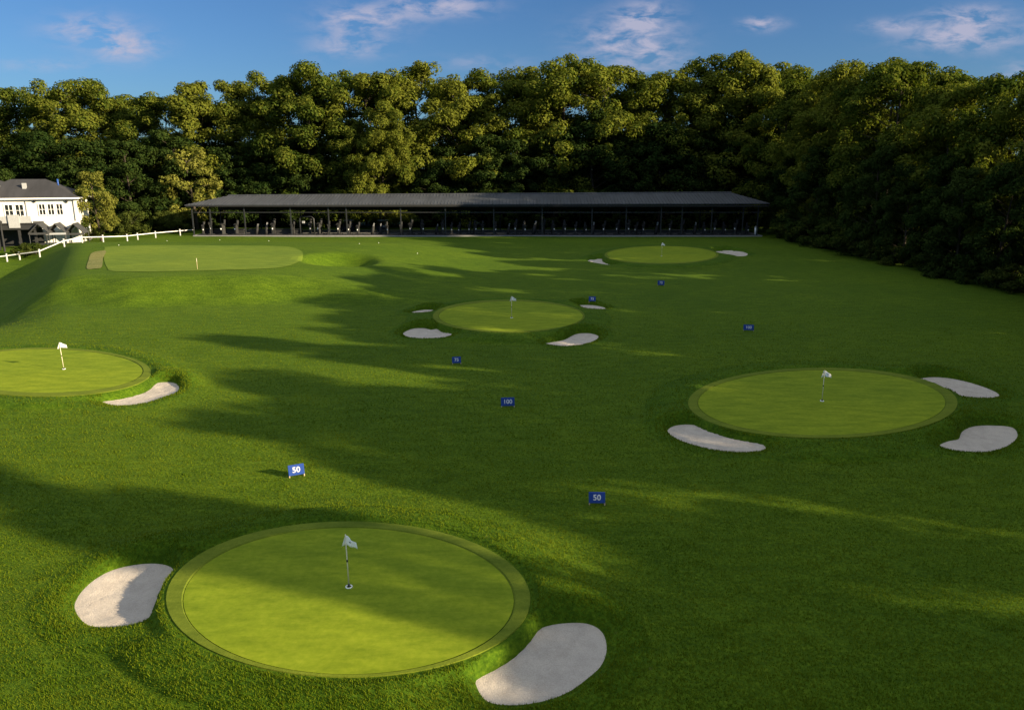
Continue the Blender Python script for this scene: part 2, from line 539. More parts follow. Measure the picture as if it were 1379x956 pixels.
BLAB = [
    'kidney shaped sand bunker with a shadow across it, beside the largest green',
    'biggest sand bunker, tapering at one end, nearest the camera below the largest green',
    'pink lit sand bunker under the sunlit green that the picture edge cuts off',
    'long bean shaped grey bunker in front of the three bunker green',
    'slim grey bunker behind the three bunker green',
    'grey bunker with a hooked end, front right of the three bunker green',
    'heart shaped pale bunker in front of the middle green, left of its flag',
    'pale bunker with one pointed end in front of the middle green, right of its flag',
    'thin sliver of bunker behind the middle green, left of its flag',
    'thin sliver of bunker behind the middle green, just under a small blue board',
    'small white bunker before the far green, on the left of its flag',
    'small white bunker at the far green on the side of the dark wood',
]
for B, lab in zip(bunkers, BLAB):
    P0, P1 = B['poly'].min(0) - 0.5, B['poly'].max(0) + 0.5
    st = max(0.08, (P1 - P0).max() / 60)
    ax = np.arange(P0[0], P1[0] + st, st); ay = np.arange(P0[1], P1[1] + st, st)
    bx, by = np.meshgrid(ax, ay); Qp = np.stack([bx.ravel(), by.ravel()], 1)
    s = sdf(Qp, B['poly'])
    dish = -0.10 * sstep(0, 1.0, -s)
    zz = ZS + dish + 0.018 * lownoise(Qp[:, 0], Qp[:, 1], 3.1) * sstep(0, .4, -s) + 0.012 * lownoise(Qp[:, 1] + 3, Qp[:, 0], 6.3) * sstep(0, .4, -s)
    m, k = len(ax), len(ay)
    ii = (np.arange(k - 1)[:, None] * m + np.arange(m - 1)[None, :]).ravel()
    q = np.stack([ii, ii + 1, ii + m + 1, ii + m], 1)
    q = q[(s[q].min(1) < 0.12)]
    used = np.unique(q); remap = np.full(len(Qp), -1); remap[used] = np.arange(len(used))
    vv = np.stack([Qp[:, 0] - B['c'][0], Qp[:, 1] - B['c'][1], zz], 1)[used]
    me = mesh_np('sand_bunker', vv, quads=remap[q])
    me.polygons.foreach_set('use_smooth', np.ones(len(me.polygons), dtype=bool))
    o = link('sand_bunker', me, M_SAND); o.location = (B['c'][0], B['c'][1], 0)
    tag(o, lab, 'sand bunker', 'sand bunkers around the greens')


def patch(name, px_poly, z_est, mat_, lift, label, cat, st=0.4):
    poly = smooth_closed(unproj(px_poly, z_est), 9)
    P0, P1 = poly.min(0) - 0.2, poly.max(0) + 0.2
    vs = [(p[0], p[1]) for p in poly]
    # concentric rings so that the outline stays exact while the patch follows the ground
    c = poly.mean(0); rings = [1.0, 0.985, 0.96] + [0.96 - 0.06 * k for k in range(1, 16)]
    n = len(poly); pts = np.concatenate([c + (poly - c) * r for r in rings] + [c[None]])
    z = terrain(pts[:, 0], pts[:, 1])[0] + lift
    fs = []
    for k in range(len(rings) - 1):
        for i in range(n):
            j = (i + 1) % n; fs.append((k * n + i, k * n + j, (k + 1) * n + j, (k + 1) * n + i))
    for i in range(n): fs.append(((len(rings) - 1) * n + i, (len(rings) - 1) * n + (i + 1) % n, len(rings) * n))
    me = mesh_np(name, np.column_stack([pts, z]), faces=fs)
    bm = bmesh.new(); bm.from_mesh(me); bmesh.ops.recalc_face_normals(bm, faces=bm.faces); bm.to_mesh(me); bm.free()
    if sum(p.normal.z for p in me.polygons) < 0: me.flip_normals()
    o = link(name, me, mat_)
    tag(o, label, cat, kind='structure')
    return o


patch('tee_turf', [(141, 336), (150, 333), (230, 331), (310, 331), (380, 332), (402, 336), (408, 343), (400, 353), (370, 361), (300, 364.5), (220, 366), (155, 365.5), (144, 360), (140, 348)], 2.0, M_TEE, 0.035, 'smooth pale turf on top of the raised grass bank', 'tee turf')
patch('worn_ground', [(123, 342), (134, 339), (143, 339), (139, 348), (137, 360), (128, 362), (117, 362), (119, 352)], 2.0, M_WORN, 0.05, 'tan worn strip at the end of the raised tee', 'worn ground')

# ------------------------------------------------------------------ rough grass blades near the camera
def blades(n_try, ylim, dens_pow, hmin, hmax, wid, fade):
    y = ylim[0] + (ylim[1] - ylim[0]) * RNG.random(n_try) ** dens_pow
    x = (RNG.random(n_try) * 2 - 1) * (y * 0.76 + 3)
    z, ap, mw = terrain(x, y)
    k = (mw < 0.5) & (RNG.random(n_try) < sstep(fade[0], fade[1], y) * (1 - sstep(fade[2], fade[3], y)))
    x, y, z = x[k], y[k], z[k]
    n = len(x)
    clump = 0.55 + 0.9 * np.clip(lownoise(x, y, 2.3) * lownoise(x + 5, y, 0.9) + 0.4, 0, 1)
    h = (hmin + (hmax - hmin) * RNG.random(n)) * clump
    h = h * (1 + 0.2 * ap[k])
    a = RNG.random(n) * 2 * np.pi
    lean = RNG.random(n) * 0.9 * h; la = RNG.random(n) * 2 * np.pi
    w = wid * (0.6 + 0.8 * RNG.random(n))
    p = np.stack([x, y, z - 0.01], 1)
    s = np.stack([np.cos(a) * w, np.sin(a) * w, 0 * w], 1)
    t = p + np.stack([np.cos(la) * lean, np.sin(la) * lean, h], 1)
    v = np.stack([p - s, p + s, t], 1).reshape(-1, 3)
    return v, np.arange(3 * n).reshape(-1, 3)


v1, t1 = blades(400000, (14, 40), 1.25, 0.03, 0.085, 0.014, (12, 13, 25, 40))
v2, t2 = blades(220000, (24, 74), 1.2, 0.035, 0.095, 0.024, (24, 38, 44, 74))
lip = []
for B in bunkers:
    if B['g'] == 'far': continue
    near_ = B['c'][1] < 26
    n = int((2 * B['r'] + 3) ** 2 * (900 if near_ else 450))
    Pq = B['c'] + (RNG.random((n, 2)) * 2 - 1) * (B['r'] + 1.5)
    sb = sdf(Pq, B['poly']); keep = (sb > 0.015) & (sb < 0.7) & (RNG.random(n) < np.where(sb < 0.2, 1.0, 0.4))
    G = next(g for g in GREENS if g['k'] == B['g']); keep &= sdf(Pq, G['po']) > 0.08
    Pq = Pq[keep]; n = len(Pq); z = terrain(Pq[:, 0], Pq[:, 1])[0]
    h = (0.03 + 0.055 * RNG.random(n)) * (1.0 if near_ else 1.2); w_ = (0.012 if near_ else 0.022) * (0.6 + 0.8 * RNG.random(n))
    a = RNG.random(n) * 6.283; la = RNG.random(n) * 6.283; ln = 0.7 * h * RNG.random(n)
    p = np.stack([Pq[:, 0], Pq[:, 1], z - 0.015], 1); sv = np.stack([np.cos(a) * w_, np.sin(a) * w_, 0 * w_], 1)
    lip.append(np.stack([p - sv, p + sv, p + np.stack([np.cos(la) * ln, np.sin(la) * ln, h], 1)], 1).reshape(-1, 3))
allv = np.concatenate([v1, v2] + lip)
me = mesh_np('grass', allv, tris=np.arange(len(allv)).reshape(-1, 3))
tag(link('grass', me, M_BLADE), 'short uneven grass blades of the rough', 'grass', kind='stuff')

# ------------------------------------------------------------------ flagsticks
def make_flag():
    root = empty('flagstick')
    MB().tube([(0, 0, 0), (0, 0, 1.66)], [0.020, 0.016], 10).build('pole', M_POLE, root, True)
    MB().tube([(0, 0, 0.80), (0, 0, 0.87)], 0.026, 10).build('band', M_BAND, root, True)
    # hole rim, an open ring of short wall
    n = 20; vs = []; fs = []
    for r, z in ((0.10, 0.0), (0.10, 0.022), (0.075, 0.022), (0.075, -0.0)):
        vs += [(r * math.cos(2 * math.pi * k / n), r * math.sin(2 * math.pi * k / n), z) for k in range(n)]
    for q in range(3):
        for k in range(n): fs.append((q * n + k, q * n + (k + 1) % n, (q + 1) * n + (k + 1) % n, (q + 1) * n + k))
    MB().add(vs, fs).build('hole_rim', M_WHITE, root, True)
    MB().tube([(0, 0, 0.02), (0, 0, 0.10)], [0.04, 0.028], 10).build('ferrule', M_STEEL, root, True)
    # drooping cloth folded round the pole
    W, H = 9, 6
    vs = []; fs = []
    for j in range(H + 1):
        for i in range(W + 1):
            t = i / W; s = j / H
            x = 0.022 + 0.34 * t * (0.92 + 0.08 * s)
            y = -0.02 + 0.035 * math.sin(t * 7.5 + s * 1.2) * t ** 0.5
            z = 1.645 - s * 0.31 * (1 - 0.45 * t) - 0.20 * t ** 1.1 + 0.008 * math.sin(9 * t + 2 * s)
            vs.append((x, y, z))
    # the inner fold hanging on the other side
    off = len(vs)
    for j in range(H + 1):
        for i in range(5):
            t = i / 4; s = j / H
            vs.append((-0.018 - 0.105 * t * (0.2 + s), 0.03 + 0.04 * math.sin(t * 3 + s), 1.64 - s * 0.33 - 0.05 * t))
    for j in range(H):
        for i in range(W):
            a = j * (W + 1) + i; fs.append((a, a + 1, a + W + 2, a + W + 1))
        for i in range(4):
            a = off + j * 5 + i; fs.append((a, a + 1, a + 6, a + 5))
    fl = MB().add(vs, fs).build('flag', M_CLOTH, root, True)
    sd = fl.modifiers.new('solid', 'SOLIDIFY'); sd.thickness = 0.004
    em = MB()
    em.add([(0.13, -0.062, 1.50), (0.19, -0.062, 1.475), (0.205, -0.03, 1.42), (0.15, -0.04, 1.44)], [(0, 1, 2, 3)])
    em.build('emblem', M_BAND, fl)
    return root


FLAB = {
    'near': 'tallest looking flagstick, white flag drooping from a cream pole on the largest green',
    'right': 'flagstick with a dark marked white flag on the three bunker green',
    'mid': 'white flagstick standing on the middle green',
    'left': 'sunlit flagstick with a small white flag on the green cut by the picture edge',
    'far': 'tiny flagstick on the green closest to the shed',
}
flag0 = make_flag()
for i, G in enumerate(GREENS):
    o = flag0 if i == 0 else copy_tree(flag0)
    p = on_plane(G['flag'][0], G['flag'][1], G['g'] + 0.014)
    o.location = (p[0], p[1], G['g'] + 0.014)
    o.rotation_euler = (0, R(random.uniform(-1.2, .6)), R([-20, -8, 12, 34, -15][i]))
    sc_ = [1.0, 1.0, 1.06, 1.0, 1.1][i]
    o.scale = (sc_, sc_, sc_)
    tag(o, FLAB[G['k']], 'flagstick', 'flagsticks in the greens')
# short marker stick on the tee
st_ = empty('marker_stick', ground_hit(266, 363))
MB().tube([(0, 0, -.05), (0, 0, 0.8)], 0.025, 8).build('stake', M_TAN, st_)
MB().tube([(0, 0, 0.8), (0, 0, 1.15)], [0.03, 0.025], 8).build('stake_tip', M_POLE, st_)
tag(st_, 'short tan stake at the front edge of the raised tee', 'marker stake')

# ------------------------------------------------------------------ distance boards
font_cache = {}


def text_mesh(txt, h):
    cu = bpy.data.curves.new('txt', 'FONT'); cu.body = txt; cu.size = h / 0.70
    cu.align_x = 'CENTER'; cu.align_y = 'CENTER'; cu.extrude = 0.003; cu.offset = 0.006; cu.resolution_u = 4
    t = bpy.data.objects.new('txt', cu); COL.objects.link(t)
    dg = bpy.context.evaluated_depsgraph_get()
    me = bpy.data.meshes.new_from_object(t.evaluated_get(dg))
    bpy.data.objects.remove(t); bpy.data.curves.remove(cu)
    return me


SIGNS = [  # px of the foot, width m, height m, writing, label
    (400, 642, 0.62, 0.44, '50', 'blue board reading 50 standing in sunlit grass beyond the largest green', 4),
    (804, 680, 0.60, 0.42, '50', 'blue board reading 50 with a light streak of sun passing under it', 2),
    (684, 548.5, 0.70, 0.44, '100', 'blue board reading 100 in the middle of the shaded field', -2),
    (615, 490.5, 0.56, 0.40, '75', 'small blue board reading 75 in front of the middle green', 5),
    (1008, 446, 0.76, 0.42, '100', 'small blue board reading 100 alone in the shaded grass beyond the three bunker green', 0),
    (797.5, 407, 0.62, 0.44, '75', 'tiny blue board just above the thin bunker behind the middle green', 3),
    (890, 385, 0.70, 0.48, '75', 'tiny blue board in the grass below the far green', -3),
]
for u, v, w, h, txt, lab, rz in SIGNS:
    x, y, z = ground_hit(u, v)
    yaw = -math.atan2(x, y) + R(rz)
    root = empty('distance_board', (x, y, z - 0.02), yaw)
    tag(root, lab, 'distance board', 'blue distance boards on the field')
    ba = MB().box((0, 0, 0.10 + h / 2), (w, 0.045, h)).build('board', M_BLUE, root, bevel=0.012)
    ba.rotation_euler = (R(random.uniform(-9, -3)), R(random.uniform(-2, 2)), 0)
    for sx in (-1, 1):
        MB().tube([(sx * w * 0.47, 0.0, -0.05), (sx * w * 0.46, 0.02, 0.12)], 0.026, 8).build('leg', M_TAN, root)
        MB().tube([(sx * w * 0.46, 0.05, 0.11), (sx * w * 0.46, 0.24, -0.05)], 0.02, 6).build('back_strut', M_DARK, root)
    me = text_mesh(txt, h * 0.50)
    o = link('lettering', me, M_LETTER, ba)
    o.location = (0, -0.0265, 0.10 + h / 2); o.rotation_euler = (math.pi / 2, 0, 0)

# ------------------------------------------------------------------ trees
def crown_mesh(seed, H, Rad, base, n_lobe, lobe_r, n_cl, n_leaf, leaf, shape=1.0, cl_r=(0.75, 1.25)):
    g = np.random.default_rng(seed)
    lobes = []
    tries = 0
    while len(lobes) < n_lobe and tries < 4000:
        tries += 1
        t = g.random() ** 0.85
        prof = math.sin(math.pi * min(1, (0.16 + 0.84 * t) ** shape * 0.97)) ** 0.65
        r = Rad * prof * (0.25 + 0.75 * g.random() ** 0.5)
        a = g.random() * 2 * math.pi
        z = H * (base + (1 - base) * t)
        lr = lobe_r * (0.7 + 0.6 * g.random()) * (1.0 if t < .8 else .8)
        z = min(z, H - lr * 0.8); r = max(0, min(r, Rad - lr * 0.5))
        p = np.array([r * math.cos(a), r * math.sin(a), z])
        if all(np.linalg.norm(p - q) > 0.62 * (lr + s) for q, s in lobes): lobes.append((p, lr))
    Vs = []
    for p, lr in lobes:
        for _ in range(n_cl):
            d = g.normal(size=3); d[2] = d[2] * 0.8 + 0.25; d /= np.linalg.norm(d)
            cc = p + d * lr * (0.55 + 0.5 * g.random()) * np.array([1, 1, 0.8])
            cr = g.uniform(*cl_r)
            n = int(n_leaf * (cr / np.mean(cl_r)) ** 2 * g.uniform(.7, 1.2))
            dn = g.normal(size=(n, 3)); dn[:, 2] += 0.25; dn /= np.linalg.norm(dn, axis=1)[:, None]
            pos = cc + dn * cr * (0.45 + 0.6 * g.random((n, 1)) ** 0.6) * np.array([1, 1, 0.72])
            nor = dn * 0.95 + np.array([0, 0, 0.3]) + g.normal(size=(n, 3)) * 0.28
            nor /= np.linalg.norm(nor, axis=1)[:, None]
            tx = np.cross(nor, g.normal(size=(n, 3))); tx /= np.linalg.norm(tx, axis=1)[:, None]
            ty = np.cross(nor, tx)
            L = leaf * (0.6 + 0.8 * g.random((n, 1))); W = L * (0.42 + 0.25 * g.random((n, 1)))
            v0 = pos - tx * L * .5; v2 = pos + tx * L * .5 - nor * L * 0.12
            v1 = pos + ty * W * .5 + nor * L * .08; v3 = pos - ty * W * .5 + nor * L * .08
            Vs.append(np.stack([v0, v1, v2, v3], 1).reshape(-1, 3))
    V_ = np.concatenate(Vs)
    me = mesh_np('crown', V_, quads=np.arange(len(V_)).reshape(-1, 4))
    me.materials.append(M_LEAF)
    return me, lobes


def trunk_mesh(seed, H, lobes, r0, fork=0.35, lean=0.0):
    g = np.random.default_rng(seed + 100)
    mb = MB()
    n = 7; pts = []; rad = []
    top = H * 0.86
    dx, dy = g.normal(size=2) * 0.4
    for i in range(n):
        t = i / (n - 1)
        pts.append((dx * t * t * 2 + 0.15 * math.sin(3 * t + seed), dy * t * t * 2 + .15 * math.cos(4 * t), -0.3 + (top + 0.3) * t))
        rad.append(r0 * (1.35 if i == 0 else 1.0) * (1 - t) ** 0.8 + 0.05)
    mb.tube(pts, rad, 9)
    for p, lr in lobes:
        zt = max(H * 0.12, min(p[2] - 0.35 * math.hypot(p[0], p[1]) - 0.6, top * .95)); t = (zt + 0.3) / (top + 0.3)
        s = Vector((dx * t * t * 2 + 0.15 * math.sin(3 * t + seed), dy * t * t * 2 + .15 * math.cos(4 * t), zt))
        e = Vector(p)
        if (e - s).length < 1: continue
        m = s.lerp(e, 0.5) + Vector((g.normal() * .2, g.normal() * .2, 0.25))
        rr = max(0.06, r0 * (1 - t) * 0.42)
        mb.tube([s, m, e], [rr, rr * 0.65, 0.03], 6, False)
    me = mesh_np('trunk', mb.v, faces=mb.f); me.materials.append(M_BARK)
    me.polygons.foreach_set('use_smooth', [True] * len(me.polygons))
    return me


PROTO = {}


def proto(kind, seed, H, Rad, base, n_lobe, lobe_r, n_cl, n_leaf, leaf, shape, r0, leafmat=None, cl_r=(0.75, 1.25)):
    c, lobes = crown_mesh(seed, H, Rad, base, n_lobe, lobe_r, n_cl, n_leaf, leaf, shape, cl_r)
    if leafmat: c.materials[0] = leafmat
    PROTO.setdefault(kind, []).append((c, trunk_mesh(seed, H, lobes, r0), H, Rad))


for s in range(6):   # dense wood trees, foliage hanging low
    proto('full', 20 + s, 24, 6.9 + 0.5 * (s % 3), 0.06, 38, 2.3, 7, 165, 0.42, 0.85 + 0.06 * s, 0.38, None, (0.95, 1.65))
for s in range(4):   # trees with a bare lower trunk
    proto('high', 40 + s, 22, 6.2, 0.20, 27, 2.2, 7, 140, 0.42, 0.95, 0.33, None, (0.9, 1.55))
for s in range(4):   # broad trees with shade put into a darker leaf colour
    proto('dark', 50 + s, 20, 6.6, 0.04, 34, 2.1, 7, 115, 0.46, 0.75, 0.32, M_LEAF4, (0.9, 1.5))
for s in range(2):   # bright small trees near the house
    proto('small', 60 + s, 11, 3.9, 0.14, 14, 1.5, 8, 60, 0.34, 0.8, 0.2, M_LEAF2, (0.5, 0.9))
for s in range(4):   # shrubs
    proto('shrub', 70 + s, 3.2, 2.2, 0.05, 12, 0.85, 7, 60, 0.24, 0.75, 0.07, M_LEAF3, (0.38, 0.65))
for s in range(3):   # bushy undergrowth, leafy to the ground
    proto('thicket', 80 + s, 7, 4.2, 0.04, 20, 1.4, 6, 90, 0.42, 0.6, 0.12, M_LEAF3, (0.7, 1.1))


def plant(name, kind, x, y, H, label, cat, group=None, wide=1.0, idx=None, rz=None, sink=0.0):
    c, t, H0, R0 = PROTO[kind][(idx if idx is not None else random.randrange(99)) % len(PROTO[kind])]
    root = empty(name, (x, y, zg(x, y) - sink), rz if rz is not None else random.random() * 6.283)
    s = H / H0
    root.scale = (s * wide, s * wide, s)
    link('crown', c, None, root); link('trunk', t, None, root)
    tag(root, label, cat, group)
    return root


SKY = [(-120, 118), (0, 122), (60, 111), (110, 108), (150, 122), (190, 134), (230, 124), (265, 108), (330, 110), (365, 100), (400, 88), (450, 94), (520, 98), (565, 84), (610, 104), (665, 97), (700, 102), (735, 80), (760, 72), (800, 82), (830, 91), (870, 104), (920, 94), (960, 78), (1000, 73), (1050, 82), (1080, 100), (1105, 84), (1150, 76), (1200, 84), (1250, 92), (1290, 110), (1335, 98), (1379, 118), (1500, 110)]
SU, SV = [p[0] for p in SKY], [p[1] for p in SKY]


def top_z(u, y):
    d = ray(u, np.interp(u, SU, SV)); return CAM_H + d[2] / d[1] * y


def u_to_x(u, v, y):
    d = ray(u, v); return d[0] * y / d[1]


ORD = ['first', 'second', 'third', 'fourth', 'fifth', 'sixth', 'seventh', 'eighth', 'ninth', 'tenth', 'eleventh', 'twelfth', 'thirteenth', 'fourteenth', 'fifteenth', 'sixteenth', 'seventeenth', 'eighteenth', 'nineteenth', 'twentieth']
# skyline trees behind the shed and the house: px of the crown, distance
back = [(-45, 168), (20, 172), (75, 166), (118, 172), (170, 178), (212, 170), (262, 168), (318, 172), (365, 176), (408, 166), (455, 173), (510, 167), (563, 174), (612, 168), (662, 172), (712, 176), (758, 168), (806, 170), (852, 175), (905, 169), (955, 174), (1002, 166), (1050, 170)]
house_i = shed_i = 0
for i, (u, y) in enumerate(back):
    y -= 3
    x = u_to_x(u, 110, y)
    if u < 200:
        lab = f'{ORD[house_i]} tall skyline tree counted from the left, behind the white house'; house_i += 1
    else:
        lab = f'{ORD[shed_i]} tall skyline tree from the house side, in the row behind the long shed'; shed_i += 1
    plant('broadleaf_tree', 'full', x, y, top_z(u, y) * 0.985, lab, 'tree', 'tall trees on the skyline', random.uniform(0.95, 1.15), i)
for x_, y_ in [(-112 + 6.2 * k, 164 + 3 * (k % 3)) for k in range(27)]:
    plant('undergrowth_bush', 'thicket', x_ + random.uniform(-1, 1), y_, random.uniform(5.5, 9), 'dark leafy undergrowth bush deep in the wood behind the shed', 'bush', 'undergrowth behind the shed', random.uniform(1.0, 1.3))
# second, lower row in front, closing the wood behind the shed, shade put into its leaf colour
n = 0
for i, u in enumerate(range(150, 1070, 50)):
    y = random.uniform(158.5, 162)
    uu = u + random.uniform(-8, 8)
    if 440 < uu < 560: continue
    x = u_to_x(uu, 200, y)
    H = top_z(uu, y) * random.uniform(0.52, 0.72)
    plant('shade_toned_tree', 'dark', x, y, H, f'{ORD[n]} of the trees darkened for shade just behind the shed roof, from the house side', 'tree', 'trees darkened for shade behind the shed', random.uniform(1.0, 1.15), i); n += 1
for u, y, vt, lab in ((478, 160, 165, 'bright tree lit down to the shed roof, nearest the house of three'), (512, 157.5, 150, 'bright tree lit down to the shed roof, tallest of three'), (540, 161, 172, 'bright tree lit down to the shed roof, farthest from the house of three')):
    d = ray(u, vt); plant('broadleaf_tree', 'full', u_to_x(u, 200, y), y, CAM_H + d[2] / d[1] * y, lab, 'tree', 'bright trees behind the shed', 0.8, 2)
for i, (u, y, vtop, lab) in enumerate([
        (-10, 150, 196, 'broad shaded tree behind the tall block of the white house'),
        (60, 152, 178, 'rounded tree rising behind the house roof ridge'),
        (118, 148, 190, 'dark tree between the house roof and the small bright tree'),
        (172, 150, 190, 'dark low tree over the shrubs between house and shed'),
        (222, 156, 178, 'dark tree behind the sunlit olive tree at the shed corner')]):
    d = ray(u, vtop); H = CAM_H + d[2] / d[1] * y
    plant('shade_toned_tree', 'dark', u_to_x(u, 230, y), y, H, lab, 'tree', 'trees around the house', 1.15, i + 1)  # darker leaves stand in for the shade around the house
plant('small_tree', 'small', u_to_x(133, 300, 128), 128, 11.6, 'small bright tree beside the end of the white house', 'tree', None, 0.78, 0, sink=0.2)
plant('small_tree', 'small', u_to_x(262, 290, 153), 153, 16.0, 'sunlit olive tree behind the corner of the shed roof nearest the house', 'tree', None, 0.95, 1)

# right hand wood: the row along the field edge, seen, then out of the frame towards the camera
right_seen = [(150, 50.5), (143, 54.5), (136, 53), (128, 52), (120, 55), (112, 52), (104, 55), (97, 52.5), (90, 54.5), (83, 52.5), (76, 54)]
for i, y in enumerate([147, 139.5, 132, 125, 118, 111, 104, 97, 90.5, 84, 78]):
    plant('shade_toned_tree', 'dark', 50.2 + (i % 3) * 0.8, y, [12, 14, 13, 15.5, 14, 13, 15, 12.5, 13.5, 12, 12.5][i], f'{ORD[i]} low tree darkened for shade at the edge of the side wood, counted from the shed', 'tree', 'trees darkened for shade along the side wood', 0.82, i, rz=2.1 * i)  # dark leaf colour imitates shade below the lit crowns of the wood
for i, (y, x) in enumerate(right_seen):
    x += 3.0
    s = y / 1.03; u = 689.5 + 1000 * x / s
    H = min(top_z(min(u, 1500), y), 28) if y > 80 else 19
    plant('broadleaf_tree', 'full' if i < 6 else 'high', x, y, H, f'{ORD[i]} edge tree of the dark wood beside the field, counted from the shed', 'tree', 'edge trees of the dark wood', random.uniform(0.8, 0.95), i)
for i, y in enumerate(range(148, 70, -10)):
    x = 61 + random.uniform(-1.5, 1.5)
    s = y / 1.03; u = 689.5 + 1000 * x / s
    plant('broadleaf_tree', 'high', x, y, min(top_z(min(u, 1500), y) * 0.74, 24), f'{ORD[i]} inner tree of the dark wood, behind its edge trees, from the shed', 'tree', 'inner trees of the dark wood', random.uniform(0.85, 1.0), i + 2)
# trees of the same wood just outside the frame; their shadows lie across the field
OFF = [(69, 52, 17.5, .9), (62, 54, 22, .9), (55, 52, 23.5, .9), (47.5, 53, 23.6, .9), (40, 51.5, 23, .9), (33.5, 53, 22.5, .95), (28, 52, 21, .9), (23.5, 52, 24.5, .42), (19.5, 53, 18, .8), (15, 51.5, 21.8, .8), (9.5, 52, 22.2, .78),
       (2.8, 52, 16, .85), (-1.6, 51.5, 25, .42), (-6, 52, 16.9, .8), (-11, 52, 14.6, .8), (-17, 53, 13.5, .9), (-25, 53, 15, .9),
       (65, 61, 13, 1.1), (56, 62, 17, 1.1), (47, 61, 18, 1.1), (38, 62, 17, 1.1), (30, 61, 15, 1.0), (25.5, 54, 14.5, .9), (18, 55, 14, .9), (12.3, 54, 15, .9), (6.5, 54, 12.5, .9), (0.2, 53, 15.5, 1.0), (-4, 53, 16.5, 1.0), (-8.5, 54, 13, 1.0), (-14, 55, 10, 1.0)]
for i, (y, x, H, wd) in enumerate(OFF):
    plant('broadleaf_tree', 'full', x, y, H, 'leafy tree of the wood beside the field, outside the picture', 'tree', 'wood trees shading the field', wd, i, rz=1.3 * i)
for k in range(30):
        plant('undergrowth_bush', 'thicket', (56.5 if k % 3 else 62) + random.uniform(-1.0, 3), 150 - k * 6.0, random.uniform(5, 8), 'dark leafy undergrowth bush between the trunks of the wood beside the field', 'bush', 'undergrowth of the side wood', random.uniform(0.9, 1.2))
# shrubs at the foot of the wood and near the shed and house
spots = [(47.5, 134), (48.5, 129), (49, 124), (48.6, 118), (49.4, 113), (49, 107.5), (49.6, 102), (49.2, 96), (49.8, 90.5), (49.4, 85), (49.9, 79.5), (49.6, 74.5)]
for i, (x, y) in enumerate(spots):
    plant('shrub', 'shrub', x + random.uniform(-.5, .6), y, random.uniform(2.6, 4.6) if y > 96 else random.uniform(1.8, 3.4), f'{ORD[i]} dark shrub along the foot of the wood, counted from the shed', 'shrub', 'shrubs along the foot of the wood', random.uniform(1.0, 1.35), i)
for i, (u, y, H, lab) in enumerate([
        (182, 141, 4.2, 'low shrub between the small bright tree and the shed'),
        (160, 139, 3.4, 'low dark shrub beside the trunk of the small bright tree'),
        (112, 128, 3.6, 'dense shrub behind the white fence by the awnings'),
        (232, 146, 4.0, 'low shrub by the corner of the shed near the fence end'),
        (44, 113.5, 1.7, 'small shrub between the white fence and the house terrace'),
        (30, 113, 2.0, 'rounded shrub at the foot of the house terrace')]):
    plant('shrub', 'shrub', u_to_x(u, 320, y), y, H, lab, 'shrub', 'shrubs by house and shed', 1.1, i)

# ------------------------------------------------------------------ driving range shed
XL, XR, YF, YB = -59.3, 46.7, 137.0, 150.5
shed = empty('driving_range_shed', ((XL + XR) / 2, YF, 0))
tag(shed, 'long open shed with a dark metal hip roof on thin posts', 'shed')
CX = (XL + XR) / 2


def S(x, y, z): return (x - CX, y - YF, z)


def eave(x): return 5.72 + 0.28 * (x - XL) / (XR - XL)
def ridge(x): return 7.1 + 0.62 * (x - XL) / (XR - XL)


RX0, RX1, RY = XL + 5.6, XR - 5.2, (YF + YB) / 2
mb = MB()
c = [S(XL, YF, eave(XL)), S(XR, YF, eave(XR)), S(XR, YB, eave(XR)), S(XL, YB, eave(XL)), S(RX0, RY, ridge(RX0)), S(RX1, RY, ridge(RX1))]
c2 = [(p[0], p[1], p[2] - 0.16) for p in c]
mb.add(c + c2, [(0, 1, 5, 4), (1, 2, 5), (2, 3, 4, 5), (3, 0, 4), (6, 10, 11, 7), (7, 11, 8), (8, 11, 10, 9), (9, 10, 6), (0, 6, 7, 1), (1, 7, 8, 2), (2, 8, 9, 3), (3, 9, 6, 0)])
# standing seams
x = XL + 0.6
while x < XR - 0.5:
    if x < RX0: f = (x - XL) / (RX0 - XL)
    elif x > RX1: f = (XR - x) / (XR - RX1)
    else: f = 1
    yt = YF + (RY - YF) * f; zt = eave(x) + (ridge(x) - eave(x)) * f
    a = Vector(S(x, YF - 0.02, eave(x) + 0.015)); b = Vector(S(x, yt, zt + 0.015))
    w = 0.05 if int(x * 10) % 7 else 0.08
    mb.add([a + Vector((-w, 0, 0)), a + Vector((w, 0, 0)), a + Vector((0, 0, 0.07)), b + Vector((-w, 0, 0)), b + Vector((w, 0, 0)), b + Vector((0, 0, 0.07))], [(0, 3, 5, 2), (1, 2, 5, 4), (0, 2, 1), (3, 4, 5)])
    x += 0.62
roof = mb.build('roof', M_ROOF, shed)
MB().tube([S(RX0, RY, ridge(RX0) + .02), S(RX1, RY, ridge(RX1) + .02)], 0.16, 8).build('ridge_cap', M_ROOF, roof)
MB().box(S(CX, YF + 0.12, 5.52), (XR - XL - 0.3, 0.10, 0.24)).build('front_fascia', M_DARK, shed)
MB().box(S(CX, YF + 0.7, 4.35), (XR - XL - 2.4, 0.12, 0.14)).build('front_beam', M_STEEL, shed)
MB().box(S(CX, YB - 1.2, 4.62), (XR - XL - 2.4, 0.08, 1.0)).build('back_header_board', M_DARK, shed)
MB().box(S(CX, (YF + YB) / 2 + 0.3, 0.02), (XR - XL - 1.6, YB - YF - 0.2, 0.44)).build('floor_slab', M_CONC, shed)
MB().box(S(CX, YF + 1.2, 0.265), (XR - XL - 3, 1.6, 0.05)).build('tee_mat_strip', M_RUBBER, shed)
MB().box(S(CX, YF + 3.2, 0.62), (XR - XL - 30, 0.06, 0.06)).build('guard_rail', M_STEEL, shed)
